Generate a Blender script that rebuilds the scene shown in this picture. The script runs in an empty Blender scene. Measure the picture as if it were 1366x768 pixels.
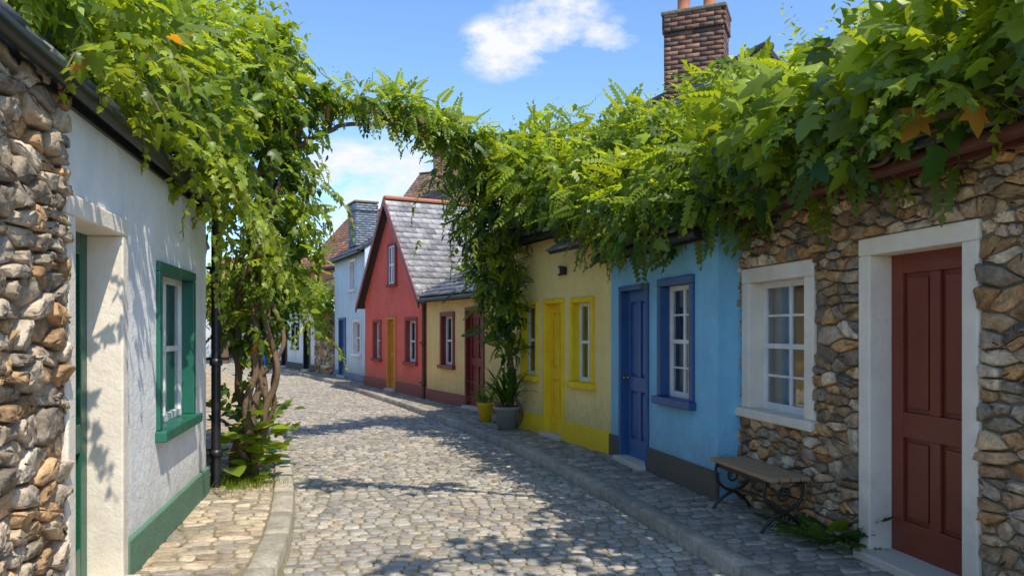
import bpy, math, random
import numpy as np
from mathutils import Vector, Matrix
rng=np.random.default_rng(7); random.seed(7)
SC=bpy.context.scene
COL=SC.collection
# ------------------------------------------------------------------ node helpers
def newmat(name):
    m=bpy.data.materials.new(name); m.use_nodes=True
    nt=m.node_tree; nt.nodes.clear()
    out=nt.nodes.new('ShaderNodeOutputMaterial')
    b=nt.nodes.new('ShaderNodeBsdfPrincipled')
    nt.links.new(b.outputs[0],out.inputs[0])
    return m,nt,b,out
def noise(nt,vec,scale,detail=4,rough=.55):
    n=nt.nodes.new('ShaderNodeTexNoise'); n.inputs['Scale'].default_value=scale
    n.inputs['Detail'].default_value=detail; n.inputs['Roughness'].default_value=rough
    if vec is not None: nt.links.new(vec,n.inputs['Vector'])
    return n.outputs['Fac']
def ramp(nt,fac,pts):
    r=nt.nodes.new('ShaderNodeValToRGB'); el=r.color_ramp.elements
    while len(el)<len(pts): el.new(.5)
    for e,(p,c) in zip(el,pts):
        e.position=p; e.color=(c[0],c[1],c[2],1) if hasattr(c,'__len__') else (c,c,c,1)
    nt.links.new(fac,r.inputs[0]); return r.outputs[0]
def mixc(nt,fac,a,b,mode='MIX'):
    m=nt.nodes.new('ShaderNodeMix'); m.data_type='RGBA'; m.blend_type=mode
    for s,v in ((m.inputs[0],fac),(m.inputs[6],a),(m.inputs[7],b)):
        if isinstance(v,(int,float)): s.default_value=v
        elif isinstance(v,(tuple,list)): s.default_value=(v[0],v[1],v[2],1)
        else: nt.links.new(v,s)
    return m.outputs[2]
def mth(nt,op,a,b=None,c=None):
    m=nt.nodes.new('ShaderNodeMath'); m.operation=op
    for i,v in enumerate((a,b,c)):
        if v is None: continue
        if isinstance(v,(int,float)): m.inputs[i].default_value=v
        else: nt.links.new(v,m.inputs[i])
    return m.outputs[0]
def bump(nt,b,h,strength,dist=.02,prev=None):
    n=nt.nodes.new('ShaderNodeBump'); n.inputs['Strength'].default_value=strength; n.inputs['Distance'].default_value=dist
    nt.links.new(h,n.inputs['Height'])
    if prev is not None: nt.links.new(prev,n.inputs['Normal'])
    nt.links.new(n.outputs[0],b.inputs['Normal']); return n.outputs[0]
def objco(nt):
    return nt.nodes.new('ShaderNodeTexCoord').outputs['Object']
def plaster(name,c,dirt=.35,bs=.35):
    m,nt,b,o=newmat(name); v=objco(nt)
    n1=noise(nt,v,1.6,3,.6); n2=noise(nt,v,9,4,.65); n3=noise(nt,v,60,2,.6)
    d=tuple(x*.84 for x in c); l=tuple(min(.92,x*1.08) for x in c)
    col=mixc(nt,ramp(nt,n1,[(.3,0),(.7,1)]),d,l)
    col=mixc(nt,ramp(nt,n2,[(.48,0),(.78,.25)]),col,tuple(x*.68+.04 for x in c))
    sep=nt.nodes.new('ShaderNodeSeparateXYZ'); nt.links.new(v,sep.inputs[0])
    g=mth(nt,'ADD',sep.outputs[2],mth(nt,'MULTIPLY',n2,-.7))
    g=ramp(nt,g,[(0.0,dirt),(.4,0)])
    col=mixc(nt,g,col,(.20,.17,.11))
    mp=nt.nodes.new('ShaderNodeMapping'); mp.inputs['Scale'].default_value=(7,7,.5); nt.links.new(v,mp.inputs[0])
    st=ramp(nt,noise(nt,mp.outputs[0],1.0,3,.6),[(.55,0),(.8,.26)])
    col=mixc(nt,st,col,tuple(x*.6+.02 for x in c))
    nt.links.new(col,b.inputs['Base Color']); b.inputs['Roughness'].default_value=.85
    p=bump(nt,b,n3,bs,.012); bump(nt,b,noise(nt,v,14,2,.5),bs*.8,.03,p)
    return m
def paint(name,c,rough=.45,wear=.3):
    m,nt,b,o=newmat(name); v=objco(nt)
    n1=noise(nt,v,4,3,.6); n2=noise(nt,v,30,4,.7)
    col=mixc(nt,ramp(nt,n1,[(.3,0),(.7,1)]),tuple(x*.8 for x in c),c)
    col=mixc(nt,ramp(nt,n2,[(.6,0),(.8,wear)]),col,tuple(x*.5+.06 for x in c))
    nt.links.new(col,b.inputs['Base Color'])
    nt.links.new(ramp(nt,n2,[(.3,rough*.8),(.7,min(1,rough*1.4))]),b.inputs['Roughness'])
    mp=nt.nodes.new('ShaderNodeMapping'); mp.inputs['Scale'].default_value=(60,60,3); nt.links.new(v,mp.inputs[0])
    bump(nt,b,noise(nt,mp.outputs[0],1,2,.6),.15,.004)
    return m
def attrmat(name,bscale=25,bstr=.5,rough=.8,var=.45,moss=0,patch=0):
    m,nt,b,o=newmat(name); v=objco(nt)
    a=nt.nodes.new('ShaderNodeAttribute'); a.attribute_name='Col'
    n1=noise(nt,v,bscale*.35,3,.65); n2=noise(nt,v,bscale*2,3,.7)
    f=ramp(nt,n1,[(.3,1-var),(.7,1+var*.35)]); f2=ramp(nt,n2,[(.3,.72),(.7,1.18)])
    col=mixc(nt,1.0,a.outputs['Color'],f,'MULTIPLY'); col=mixc(nt,1.0,col,f2,'MULTIPLY')
    if moss: col=mixc(nt,ramp(nt,noise(nt,v,2.2,4,.7),[(.55,0),(.75,moss)]),col,(.13,.13,.05))
    if patch: col=mixc(nt,ramp(nt,noise(nt,v,.7,3,.6),[(.4,0),(.7,patch)]),col,(.18,.15,.11))
    nt.links.new(col,b.inputs['Base Color']); b.inputs['Roughness'].default_value=rough
    p=bump(nt,b,n1,bstr,.02); bump(nt,b,n2,bstr*.7,.006,p)
    return m
def simple(name,c,rough=.6,metal=0,ns=20,bs=.1):
    m,nt,b,o=newmat(name); v=objco(nt); n=noise(nt,v,ns,3,.6)
    nt.links.new(mixc(nt,n,tuple(x*.7 for x in c),tuple(min(1,x*1.2) for x in c)),b.inputs['Base Color'])
    b.inputs['Roughness'].default_value=rough; b.inputs['Metallic'].default_value=metal
    bump(nt,b,n,bs,.01); return m
def leafmat(name,trans=.48,rough=.38):
    m,nt,b,o=newmat(name)
    a=nt.nodes.new('ShaderNodeAttribute'); a.attribute_name='Col'
    col=a.outputs['Color']
    nt.links.new(col,b.inputs['Base Color']); b.inputs['Roughness'].default_value=rough
    b.inputs['Specular IOR Level'].default_value=.4
    t=nt.nodes.new('ShaderNodeBsdfTranslucent')
    nt.links.new(mixc(nt,1.0,col,(2.4,2.0,.6),'MULTIPLY'),t.inputs[0])
    mx=nt.nodes.new('ShaderNodeMixShader'); mx.inputs[0].default_value=trans
    nt.links.new(b.outputs[0],mx.inputs[1]); nt.links.new(t.outputs[0],mx.inputs[2]); nt.links.new(mx.outputs[0],o.inputs[0])
    return m
def glassmat():
    m,nt,b,o=newmat('window_glass')
    v=objco(nt)
    g=nt.nodes.new('ShaderNodeBsdfGlossy'); g.inputs['Roughness'].default_value=.03; g.inputs['Color'].default_value=(.9,.95,1,1)
    t=nt.nodes.new('ShaderNodeBsdfTransparent'); t.inputs[0].default_value=(.82,.86,.86,1)
    lw=nt.nodes.new('ShaderNodeFresnel'); lw.inputs[0].default_value=1.6
    f=mth(nt,'ADD',lw.outputs[0],.16)
    bn=nt.nodes.new('ShaderNodeBump'); bn.inputs['Strength'].default_value=.08; bn.inputs['Distance'].default_value=.02
    nt.links.new(noise(nt,v,5,2,.5),bn.inputs['Height']); nt.links.new(bn.outputs[0],g.inputs['Normal'])
    mx=nt.nodes.new('ShaderNodeMixShader'); nt.links.new(f,mx.inputs[0])
    nt.links.new(t.outputs[0],mx.inputs[1]); nt.links.new(g.outputs[0],mx.inputs[2]); nt.links.new(mx.outputs[0],o.inputs[0])
    return m
M={}
M['glass']=glassmat()
M['darkglass']=simple('dark_glass',(.05,.06,.07),.08,0,3,.02)
M['white_pl']=plaster('white_render',(.88,.87,.84),.3)
M['cream_pl']=plaster('cream_surround',(.72,.65,.54),.3,.3)
M['cream_pl2']=plaster('limewash_surround',(.87,.77,.64),.25,.25)
M['blue_pl']=plaster('blue_render',(.23,.55,.78))
M['yellow_pl']=plaster('yellow_render',(.94,.71,.27))
M['brightyellow']=plaster('bright_yellow_trim',(.95,.63,.008),.1,.2)
M['peach_pl']=plaster('peach_render',(.94,.62,.23))
M['red_pl']=plaster('red_render',(.84,.15,.10))
M['dred_pl']=plaster('dark_red_plinth',(.33,.07,.055),.3)
M['pale_pl']=plaster('pale_blue_render',(.62,.78,.88))
M['green_pl']=plaster('green_plinth',(.06,.22,.14),.3,.3)
M['black_pl']=plaster('black_plinth',(.035,.037,.042),.4)
M['orange_pl']=plaster('orange_brick_render',(.72,.25,.12))
M['brown_pl']=plaster('brown_render',(.44,.28,.16))
M['white']=paint('white_paint',(.86,.85,.82),.4,.15)
M['green']=paint('dark_green_paint',(.014,.11,.06),.3,.15)
M['greenf']=paint('green_frame_paint',(.02,.15,.10),.35,.15)
M['bluedoor']=paint('blue_door_paint',(.03,.115,.33),.4)
M['bluefr']=paint('navy_frame_paint',(.03,.10,.26),.4)
M['reddoor']=paint('red_door_paint',(.22,.046,.024),.35,.12)
M['yeldoor']=paint('yellow_door_paint',(.95,.62,.008),.45,.1)
M['mroon']=paint('maroon_paint',(.24,.035,.025),.45)
M['ochre']=paint('ochre_door_paint',(.66,.28,.03),.5)
M['black']=simple('black_gutter',(.02,.02,.022),.4)
M['dkred']=simple('dark_red_gutter',(.12,.03,.02),.45)
M['brown']=simple('brown_pipe',(.10,.045,.03),.5)
M['brass']=simple('brass',(.5,.33,.1),.3,1)
M['mortar']=plaster('mortar',(.21,.17,.115),.2,.9)
M['bed']=plaster('sett_bedding',(.25,.21,.125),0,.9)
M['curtain']=simple('lace_curtain',(.8,.79,.75),.9,0,40,.2)
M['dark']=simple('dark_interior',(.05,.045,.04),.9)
M['stone']=attrmat('rubble_stone',24,1.0,.8,.55,.12)
M['sett']=attrmat('granite_sett',20,.45,.68,.35,.2,.3)
M['flag']=attrmat('pavement_stone',18,.5,.78,.4,.3)
M['kerb']=attrmat('kerb_stone',18,.4,.75,.35,.25)
M['slate']=attrmat('roof_slate',10,.4,.55,.4,.1)
M['tile']=attrmat('roof_tile',10,.4,.8,.4,.2)
M['brick']=attrmat('brick',25,.5,.85,.4,.1)
M['leaf']=leafmat('leaf')
M['barkm']=simple('vine_bark',(.17,.11,.065),.9,0,35,.9)
M['wood']=simple('weathered_wood',(.38,.24,.13),.7,0,22,.4)
M['iron']=simple('wrought_iron',(.05,.04,.035),.55,.5)
M['pot']=simple('grey_pot',(.27,.27,.27),.8,0,12,.4)
M['ypot']=simple('yellow_pot',(.9,.6,.02),.5)
M['binblue']=simple('blue_plastic',(.01,.08,.5),.4)
M['terra']=simple('terracotta',(.50,.19,.10),.8)
# ------------------------------------------------------------------ mesh helpers
def empty(name,loc=(0,0,0),rz=0):
    e=bpy.data.objects.new(name,None); COL.objects.link(e); e.location=loc; e.rotation_euler=(0,0,rz); e.empty_display_size=.2
    return e
class MB:
    def __init__(s): s.v=[]; s.f=[]
    def poly(s,pts):
        i=len(s.v); s.v+= [tuple(p) for p in pts]; s.f.append(tuple(range(i,i+len(pts))))
    def box(s,x0,x1,y0,y1,z0,z1):
        if x1<=x0 or y1<=y0 or z1<=z0: return
        i=len(s.v)
        s.v+=[(x0,y0,z0),(x1,y0,z0),(x1,y1,z0),(x0,y1,z0),(x0,y0,z1),(x1,y0,z1),(x1,y1,z1),(x0,y1,z1)]
        for q in ((0,3,2,1),(4,5,6,7),(0,1,5,4),(1,2,6,5),(2,3,7,6),(3,0,4,7)): s.f.append(tuple(i+k for k in q))
    def prism(s,pts,d):
        n=len(pts); i=len(s.v); s.v+=[tuple(p) for p in pts]+[tuple(Vector(p)+Vector(d)) for p in pts]
        s.f.append(tuple(i+k for k in range(n))[::-1]); s.f.append(tuple(i+n+k for k in range(n)))
        for k in range(n): s.f.append((i+k,i+(k+1)%n,i+n+(k+1)%n,i+n+k))
    def lathe(s,prof,c=(0,0),n=20):
        i=len(s.v)
        for r,z in prof:
            for k in range(n):
                a=2*math.pi*k/n; s.v.append((c[0]+r*math.cos(a),c[1]+r*math.sin(a),z))
        for j in range(len(prof)-1):
            for k in range(n): s.f.append((i+j*n+k,i+j*n+(k+1)%n,i+(j+1)*n+(k+1)%n,i+(j+1)*n+k))
    def make(s,name,mat,parent=None,bevel=0,smooth=False,seg=2):
        if not s.v: return None
        me=bpy.data.meshes.new(name); me.from_pydata(s.v,[],s.f); me.update()
        o=bpy.data.objects.new(name,me); COL.objects.link(o); me.materials.append(mat)
        if parent: o.parent=parent
        if smooth: me.polygons.foreach_set('use_smooth',[True]*len(me.polygons))
        if bevel:
            b=o.modifiers.new('b','BEVEL'); b.width=bevel; b.segments=seg; b.limit_method='ANGLE'
        return o
def npmesh(name,V,sizes,loops,mat,col=None,parent=None,smooth=True):
    me=bpy.data.meshes.new(name)
    me.vertices.add(len(V)); me.vertices.foreach_set('co',np.ascontiguousarray(V,dtype=np.float32).ravel())
    me.loops.add(len(loops)); me.loops.foreach_set('vertex_index',np.asarray(loops,dtype=np.int32))
    me.polygons.add(len(sizes)); st=np.concatenate([[0],np.cumsum(sizes)[:-1]]).astype(np.int32)
    me.polygons.foreach_set('loop_start',st)
    me.update(calc_edges=True); me.validate()
    if smooth: me.polygons.foreach_set('use_smooth',np.ones(len(me.polygons),dtype=bool))
    if col is not None:
        a=me.color_attributes.new('Col','FLOAT_COLOR','POINT')
        a.data.foreach_set('color',np.ascontiguousarray(np.hstack([col,np.ones((len(col),1))]),dtype=np.float32).ravel())
    me.materials.append(mat)
    o=bpy.data.objects.new(name,me); COL.objects.link(o)
    if parent: o.parent=parent
    return o
def inst(name,tv,tf,P,R,S,C,mat,parent=None,smooth=True,vjit=0):
    tv=np.asarray(tv,float); n=len(P); nv=len(tv)
    if n==0: return
    S=np.asarray(S,float)
    if S.ndim==1: S=np.repeat(S[:,None],3,1)
    L=tv[None]*S[:,None,:]
    if vjit: L=L+rng.normal(0,vjit,L.shape)*S[:,None,:]
    V=np.einsum('nij,nkj->nki',R,L)+np.asarray(P)[:,None,:]
    fl=np.concatenate([np.asarray(f) for f in tf]); fs=np.array([len(f) for f in tf])
    loops=(fl[None]+ (np.arange(n)*nv)[:,None]).ravel(); sizes=np.tile(fs,n)
    return npmesh(name,V.reshape(-1,3),sizes,loops,mat,np.repeat(C,nv,0),parent,smooth)
def nrm(a): return a/np.maximum(np.linalg.norm(a,axis=-1,keepdims=True),1e-9)
def frames(d,n):
    d=nrm(d); n=nrm(n-(n*d).sum(-1,keepdims=True)*d); x=np.cross(d,n)
    return np.stack([x,d,n],-1)
def curve(name,pts,r,mat,parent=None,radii=None,res=3):
    c=bpy.data.curves.new(name,'CURVE'); c.dimensions='3D'; c.bevel_depth=r; c.bevel_resolution=res
    s=c.splines.new('NURBS'); s.points.add(len(pts)-1); s.use_endpoint_u=True; s.order_u=3; s.resolution_u=5
    for i,p in enumerate(pts):
        s.points[i].co=(*p,1); s.points[i].radius=1 if radii is None else radii[i]
    o=bpy.data.objects.new(name,c); COL.objects.link(o); c.materials.append(mat); c.use_fill_caps=True
    if parent: o.parent=parent
    return o
# ------------------------------------------------------------------ setts
def sett_template(n=12,p=5.0):
    V=[];F=[]
    def ring(sc,z):
        for k in range(n):
            a=2*math.pi*(k+.5)/n; c,s_=math.cos(a),math.sin(a)
            r=(abs(c)**p+abs(s_)**p)**(-1/p); V.append((.5*r*c*sc,.5*r*s_*sc,z))
    ring(1,-1.2); ring(.99,-.35); ring(.92,-.05); ring(.68,.0); V.append((0,0,.02))
    for j in range(3):
        for k in range(n): F.append((j*n+k,j*n+(k+1)%n,(j+1)*n+(k+1)%n,(j+1)*n+k))
    for k in range(n): F.append((3*n+k,3*n+(k+1)%n,4*n))
    return V,F
ST=sett_template()
YS=np.linspace(-6,46,1041)
def smoothpath(pts):
    ys=[p[0] for p in pts]; xs=[p[1] for p in pts]; X=np.interp(YS,ys,xs)
    k=np.hanning(61); k/=k.sum()
    for _ in range(2):
        Xp=np.concatenate([X[0]+(X[1]-X[0])*np.arange(-30,0),X,X[-1]+(X[-1]-X[-2])*np.arange(1,31)]); X=np.convolve(Xp,k,'valid')
    return X
LX=smoothpath([(-6,-.75),(1,-1.2),(5.03,-1.52),(6.35,-1.85),(7.86,-2.28),(10.3,-3.1),(13.75,-4.4),(20.6,-7.0),(27.5,-10.0),(36,-15.5),(46,-23)])
RX=smoothpath([(-6,3.9),(1,2.4),(5.03,1.47),(6.11,1.2),(7.5,.86),(10,.10),(15,-1.9),(23.6,-5.8),(29,-8.7),(35,-12.2),(46,-19.5)])
def pth(X,y):
    x=np.interp(y,YS,X); dx=(np.interp(y+.2,YS,X)-np.interp(y-.2,YS,X))/.4
    t=np.array([dx,1.0]); t/=np.linalg.norm(t); return x,t
def strip(name,X,o0f,o1f,la,lw,z,pal,mat,hgt,y0,y1,gap=.011,lwj=.25):
    P=[];R=[];S=[];C=[]; y=y0; row=0
    while y<y1:
        x,t=pth(X,y); n=np.array([t[1],-t[0]])
        l=la*(1+random.uniform(-.14,.14)); o=o0f(y)-random.random()*lw*.8; o1=o1f(y)
        while o<o1:
            w=lw*(1+random.uniform(-lwj,lwj)); a,b=max(o,o0f(y)),min(o+w,o1)
            if b-a>lw*.3:
                c=np.array([x,y])+n*(a+b)/2+t*random.uniform(-.007,.007)
                an=math.atan2(t[1],t[0])-math.pi/2+random.uniform(-.05,.05)
                ca,sa=math.cos(an),math.sin(an); tx,ty=random.gauss(0,.03),random.gauss(0,.03)
                Rm=np.array([[ca,-sa,0],[sa,ca,0],[tx,ty,1]])
                P.append((c[0],c[1],z+random.gauss(0,.003))); R.append(Rm); S.append((b-a-gap,l-gap,hgt))
                k=pal[random.randrange(len(pal))]; f=random.uniform(.68,1.22); C.append([v*f for v in k])
            o+=w
        y+=l*t[1]; row+=1
    return inst(name,ST[0],ST[1],np.array(P),np.array(R),np.array(S),np.array(C),mat,None,True,.014)
cx=(LX+RX)/2
hw=lambda y: (np.interp(y,YS,RX)-np.interp(y,YS,LX))/2*pth(cx,y)[1][1]
g=MB(); g.poly([(-400,-300,-.05),(400,-300,-.05),(400,600,-.05),(-400,600,-.05)]); 
M['ground']=plaster('ground_soil',(.16,.15,.09),0,.6); g.make('ground',M['ground'])
def sheet(name,xa,xb,z,mat):
    m=MB()
    for i in range(0,len(YS)-8,8):
        m.poly([(xa[i],YS[i],z),(xb[i],YS[i],z),(xb[i+8],YS[i+8],z),(xa[i+8],YS[i+8],z)])
    return m.make(name,mat)
grey=[(.45,.40,.33),(.39,.355,.30),(.50,.445,.36),(.34,.325,.295),(.47,.40,.31),(.42,.39,.345),(.48,.405,.30)]
road=empty('cobbled_road'); sheet('bedding',LX-.1,RX+.1,-.012,M['bed']).parent=road
o=strip('setts',cx,lambda y:-hw(y)+.005,lambda y:hw(y)-.005,.10,.13,0.0,grey,M['sett'],.028,-1.0,42); o.parent=road
pv=empty('pavement'); sheet('bedding',LX-2.6,LX-.16,.084,M['bed']).parent=pv
tan=[(.54,.43,.30),(.45,.37,.27),(.57,.47,.32),(.43,.37,.29),(.52,.39,.26)]
o=strip('paving_stones',LX,lambda y:-2.0,lambda y:-.19,.12,.2,.098,tan,M['flag'],.02,.5,40,lwj=.45); o.parent=pv
pv2=empty('pavement'); sheet('bedding',RX+.14,RX+3.2,.084,M['bed']).parent=pv2
dk=[(.38,.33,.26),(.33,.29,.23),(.42,.36,.28),(.31,.28,.24)]
o=strip('paving_stones',RX,lambda y:.16,lambda y:1.9,.10,.17,.098,dk,M['flag'],.02,.5,40); o.parent=pv2
def kerb(name,X,a,b,pal,l=.75):
    P=[];R=[];S=[];C=[]; y=-2
    while y<41:
        x,t=pth(X,y); n=np.array([t[1],-t[0]]); ll=l*random.uniform(.7,1.25)
        xm,t=pth(X,y+ll/2*t[1]); c=np.array([xm,y+ll/2*t[1]])+n*(a+b)/2
        an=math.atan2(t[1],t[0])-math.pi/2; ca,sa=math.cos(an),math.sin(an)
        P.append((c[0],c[1],.108)); R.append([[ca,-sa,0],[sa,ca,0],[0,0,1]]); S.append((b-a,ll-.008,.11))
        k=random.choice(pal); f=random.uniform(.85,1.12); C.append([v*f for v in k]); y+=ll*t[1]
    V=[];F=[]
    pr=[(-.5,-1.4),(-.5,-.12),(-.42,0),(0,.015),(.42,0),(.5,-.12),(.5,-1.4)]
    ys=[-.5,-.485,-.25,0,.25,.485,.5]
    for j,yy in enumerate(ys):
        e=.9 if j in(0,6) else 1
        for (px,pz) in pr: V.append((px*(.96 if e<1 else 1),yy,pz if e==1 else min(pz,-.08)))
    m=len(pr)
    for j in range(len(ys)-1):
        for k in range(m-1): F.append((j*m+k,j*m+k+1,(j+1)*m+k+1,(j+1)*m+k)[::-1])
    F.append(tuple(range(m))); F.append(tuple(range((len(ys)-1)*m,len(ys)*m))[::-1])
    return inst(name,V,F,np.array(P),np.array(R,float),np.array(S),np.array(C),M['kerb'],None,True,.003)
kerb('kerb',LX,-.185,0,[(.50,.44,.34),(.45,.40,.31),(.54,.47,.36)])
kerb('kerb',RX,0,.15,[(.37,.33,.26),(.33,.30,.25),(.41,.36,.28)])
# ------------------------------------------------------------------ rubble walls
def rubble(name,parent,W,z0,z1,sx,sz,holes,pal,prot=(.012,.05),drop=.36,x0=0,ybase=0):
    seeds=[]; z=z0-sz
    while z<z1+sz:
        x=x0-sx*2+random.random()*sx
        while x<W+sx*2:
            if random.random()>drop:
                p=(x+random.uniform(-.35,.35)*sx,z+random.uniform(-.3,.3)*sz)
                if not any(h[0]-.02<p[0]<h[1]+.02 and h[2]-.02<p[1]<h[3]+.02 for h in holes): seeds.append(p)
            x+=sx*random.uniform(.55,1.45)
        z+=sz
    sd=np.array(seeds); sc=np.array([sx,sz]); ss=sd/sc
    V=[];SZ=[];LP=[];CC=[]
    def clip(poly,nx,nz,d):
        out=[]
        for i in range(len(poly)):
            a=poly[i]; b=poly[(i+1)%len(poly)]
            da=a[0]*nx+a[1]*nz-d; db=b[0]*nx+b[1]*nz-d
            if da<=0: out.append(a)
            if (da<0<db) or (db<0<da):
                t=da/(da-db); out.append((a[0]+(b[0]-a[0])*t,a[1]+(b[1]-a[1])*t))
        return out
    for i,p in enumerate(ss):
        if not(x0-sx<sd[i][0]<W+sx and z0-sz<sd[i][1]<z1+sz): continue
        poly=[(p[0]-1.7,p[1]-1.5),(p[0]+1.7,p[1]-1.5),(p[0]+1.7,p[1]+1.5),(p[0]-1.7,p[1]+1.5)]
        df=ss-p; dd=(df**2).sum(1); idx=np.where((dd>1e-9)&(dd<12))[0]
        for j in idx[np.argsort(dd[idx])]:
            nx,nz=df[j]; q=(ss[j]+p)/2; poly=clip(poly,nx,nz,q[0]*nx+q[1]*nz)
            if len(poly)<3: break
        poly=[(a*sx,b*sz) for a,b in poly]
        if len(poly)<3: continue
        poly=clip(poly,1,0,W); poly=clip(poly,-1,0,-x0) if len(poly)>2 else poly
        if len(poly)>2: poly=clip(poly,0,1,z1)
        if len(poly)>2: poly=clip(poly,0,-1,-z0)
        X,Z=sd[i]
        for h in holes:
            if len(poly)<3: break
            dl=[h[0]-X,X-h[1],h[2]-Z,Z-h[3]]; k=int(np.argmax(dl))
            if dl[k]<0: poly=[];break
            if k==0: poly=clip(poly,1,0,h[0])
            elif k==1: poly=clip(poly,-1,0,-h[1])
            elif k==2: poly=clip(poly,0,1,h[2])
            else: poly=clip(poly,0,-1,-h[3])
        if len(poly)<3: continue
        a=np.array(poly); area=.5*abs(np.dot(a[:,0],np.roll(a[:,1],-1))-np.dot(a[:,1],np.roll(a[:,0],-1)))
        if area<.0005: continue
        c=a.mean(0)
        for _ in range(2):
            b=np.roll(a,-1,0); a=np.stack([.87*a+.13*b,.13*a+.87*b],1).reshape(-1,2)
            if len(a)>22: break
        ext=np.maximum(a.max(0)-a.min(0),.03); m=random.uniform(.010,.022)
        s=1-m/ext
        a=c+(a-c)*s; n=len(a); base=len(V)
        pr=random.uniform(*prot)*min(1.2,math.sqrt(area)/.12+.3); tl=(random.gauss(0,.12),random.gauss(0,.2))
        rr=1+np.array([random.gauss(0,.035) for _ in range(n)]); a=c+(a-c)*rr[:,None]
        for scl,dp,ns in ((1.0,-.01,0),(.985,.6,.002),(.93,.93,.005),(.60,1.0,.007)):
            for q in a:
                dx,dz=(q-c)*scl; V.append((c[0]+dx+random.gauss(0,ns*.6),ybase-pr*dp-(tl[0]*dx+tl[1]*dz)*max(dp,0)+random.gauss(0,ns*.7),c[1]+dz+random.gauss(0,ns*.6)))
        V.append((c[0],ybase-pr*1.0,c[1]))
        for j in range(3):
            for k in range(n):
                LP+=[base+j*n+k,base+j*n+(k+1)%n,base+(j+1)*n+(k+1)%n,base+(j+1)*n+k]; SZ.append(4)
        for k in range(n): LP+=[base+3*n+k,base+3*n+(k+1)%n,base+4*n]; SZ.append(3)
        col=random.choice(pal); f=random.uniform(.6,1.3); CC+= [[v*f for v in col]]*(4*n+1)
    return npmesh(name,np.array(V),np.array(SZ),LP,M['stone'],np.array(CC),parent,True)
wm=lambda P,k=1.0: [(a*1.1*k,b*.98*k,c*.82*k) for a,b,c in P]
PALR=wm([(.42,.33,.23),(.36,.30,.24),(.50,.39,.25),(.54,.46,.36),(.29,.26,.22),(.52,.33,.16),(.40,.34,.29),(.58,.52,.43),(.37,.26,.16),(.46,.31,.17)],1.08)
PALL=wm([(.48,.43,.37),(.41,.37,.32),(.52,.46,.39),(.56,.50,.43),(.38,.33,.28),(.54,.38,.23),(.60,.55,.49),(.48,.40,.31),(.50,.33,.19)])
# ------------------------------------------------------------------ roofs
def slope(name,parent,x0,x1,p0,p1,pal,mat,cw=.26,ch=.2,thick=.012):
    d=np.array([0,p1[0]-p0[0],p1[1]-p0[1]]); L=np.linalg.norm(d); d/=L
    up=np.cross([1,0,0],d); 
    if up[2]<0: up=-up
    m=MB(); a=Vector((x0,*p0));b=Vector((x1,*p0));c=Vector((x1,*p1));e=Vector((x0,*p1))
    m.prism([a,b,c,e],tuple(-up*.06)); m.make(name+'_deck',M['dark'],parent)
    V=[(-.5,-.5,1),(.5,-.5,1),(.5,.6,.1),(-.5,.6,.1),(-.5,-.5,0),(.5,-.5,0)]
    F=[(0,1,2,3),(4,5,1,0),(4,0,3),(1,5,2)]
    P=[];R=[];S=[];C=[]; r=0; t=ch/2-.03
    while t<L-.02:
        x=x0+(0 if r%2 else -cw/2)
        while x<x1:
            a_,b_=max(x,x0),min(x+cw,x1)
            if b_-a_>.04:
                P.append(np.array([(a_+b_)/2,*p0])+d*t+up*(.004+random.random()*.006)); an=random.gauss(0,.012)
                X=np.array([1,0,0])*math.cos(an)+d*math.sin(an); Y=-np.array([1,0,0])*math.sin(an)+d*math.cos(an)
                R.append(np.stack([X,Y,up],-1)); S.append((b_-a_-.008,ch,thick*random.uniform(1.3,2.6)))
                k=random.choice(pal); f=random.uniform(.7,1.25); C.append([v*f for v in k])
            x+=cw
        t+=ch; r+=1
    inst(name,V,F,np.array(P),np.array(R),np.array(S),np.array(C),mat,parent,False)
SL=[(.20,.205,.22),(.17,.175,.19),(.24,.24,.25),(.27,.26,.25),(.15,.155,.17)]
SLB=[(.36,.34,.33),(.31,.29,.285),(.41,.38,.35),(.26,.255,.25)]
BT=[(.28,.16,.10),(.23,.135,.085),(.33,.20,.12),(.19,.13,.095)]
RT=[(.48,.18,.09),(.40,.16,.09),(.52,.23,.12),(.34,.18,.12)]
# ------------------------------------------------------------------ houses
def door(par,x0,x1,z1,yr,mat,knob=1):
    z0=.15
    w=x1-x0; s=MB(); s.box(x0,x1,yr+.03,yr+.06,z0,z1); st=.11*min(1,w/.8)
    s.box(x0,x0+st,yr,yr+.03,z0,z1); s.box(x1-st,x1,yr,yr+.03,z0,z1)
    rows=[(z0+.22,z0+.78),(z0+.95,z1-.13)]; cols=[(x0+st,(x0+x1)/2-.045),((x0+x1)/2+.045,x1-st)]
    zs=[z0]+[v for r in rows for v in r]+[z1]
    for i in range(0,len(zs),2): s.box(x0+st,x1-st,yr+.001,yr+.03,zs[i],zs[i+1])
    for r in rows: s.box(cols[0][1],cols[1][0],yr+.001,yr+.03,r[0],r[1])
    for r in rows:
        for c in cols:
            q=.03
            s.box(c[0]+q,c[1]-q,yr+.014,yr+.03,r[0]+q,r[1]-q)
    s.make('door_leaf',mat,par,.006)
    if knob:
        k=MB(); kx=x0+st*.5 if knob<0 else x1-st*.5
        k.lathe([(0,0),(.022,.004),(.022,.015),(.01,.02),(.01,.04),(.02,.05),(.02,.065),(0,.07)],n=12)
        for i,v in enumerate(k.v): k.v[i]=(kx+v[0],yr-v[2],1.08+v[1])
        k.make('door_knob',M['brass'],par,0,True)
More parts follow.
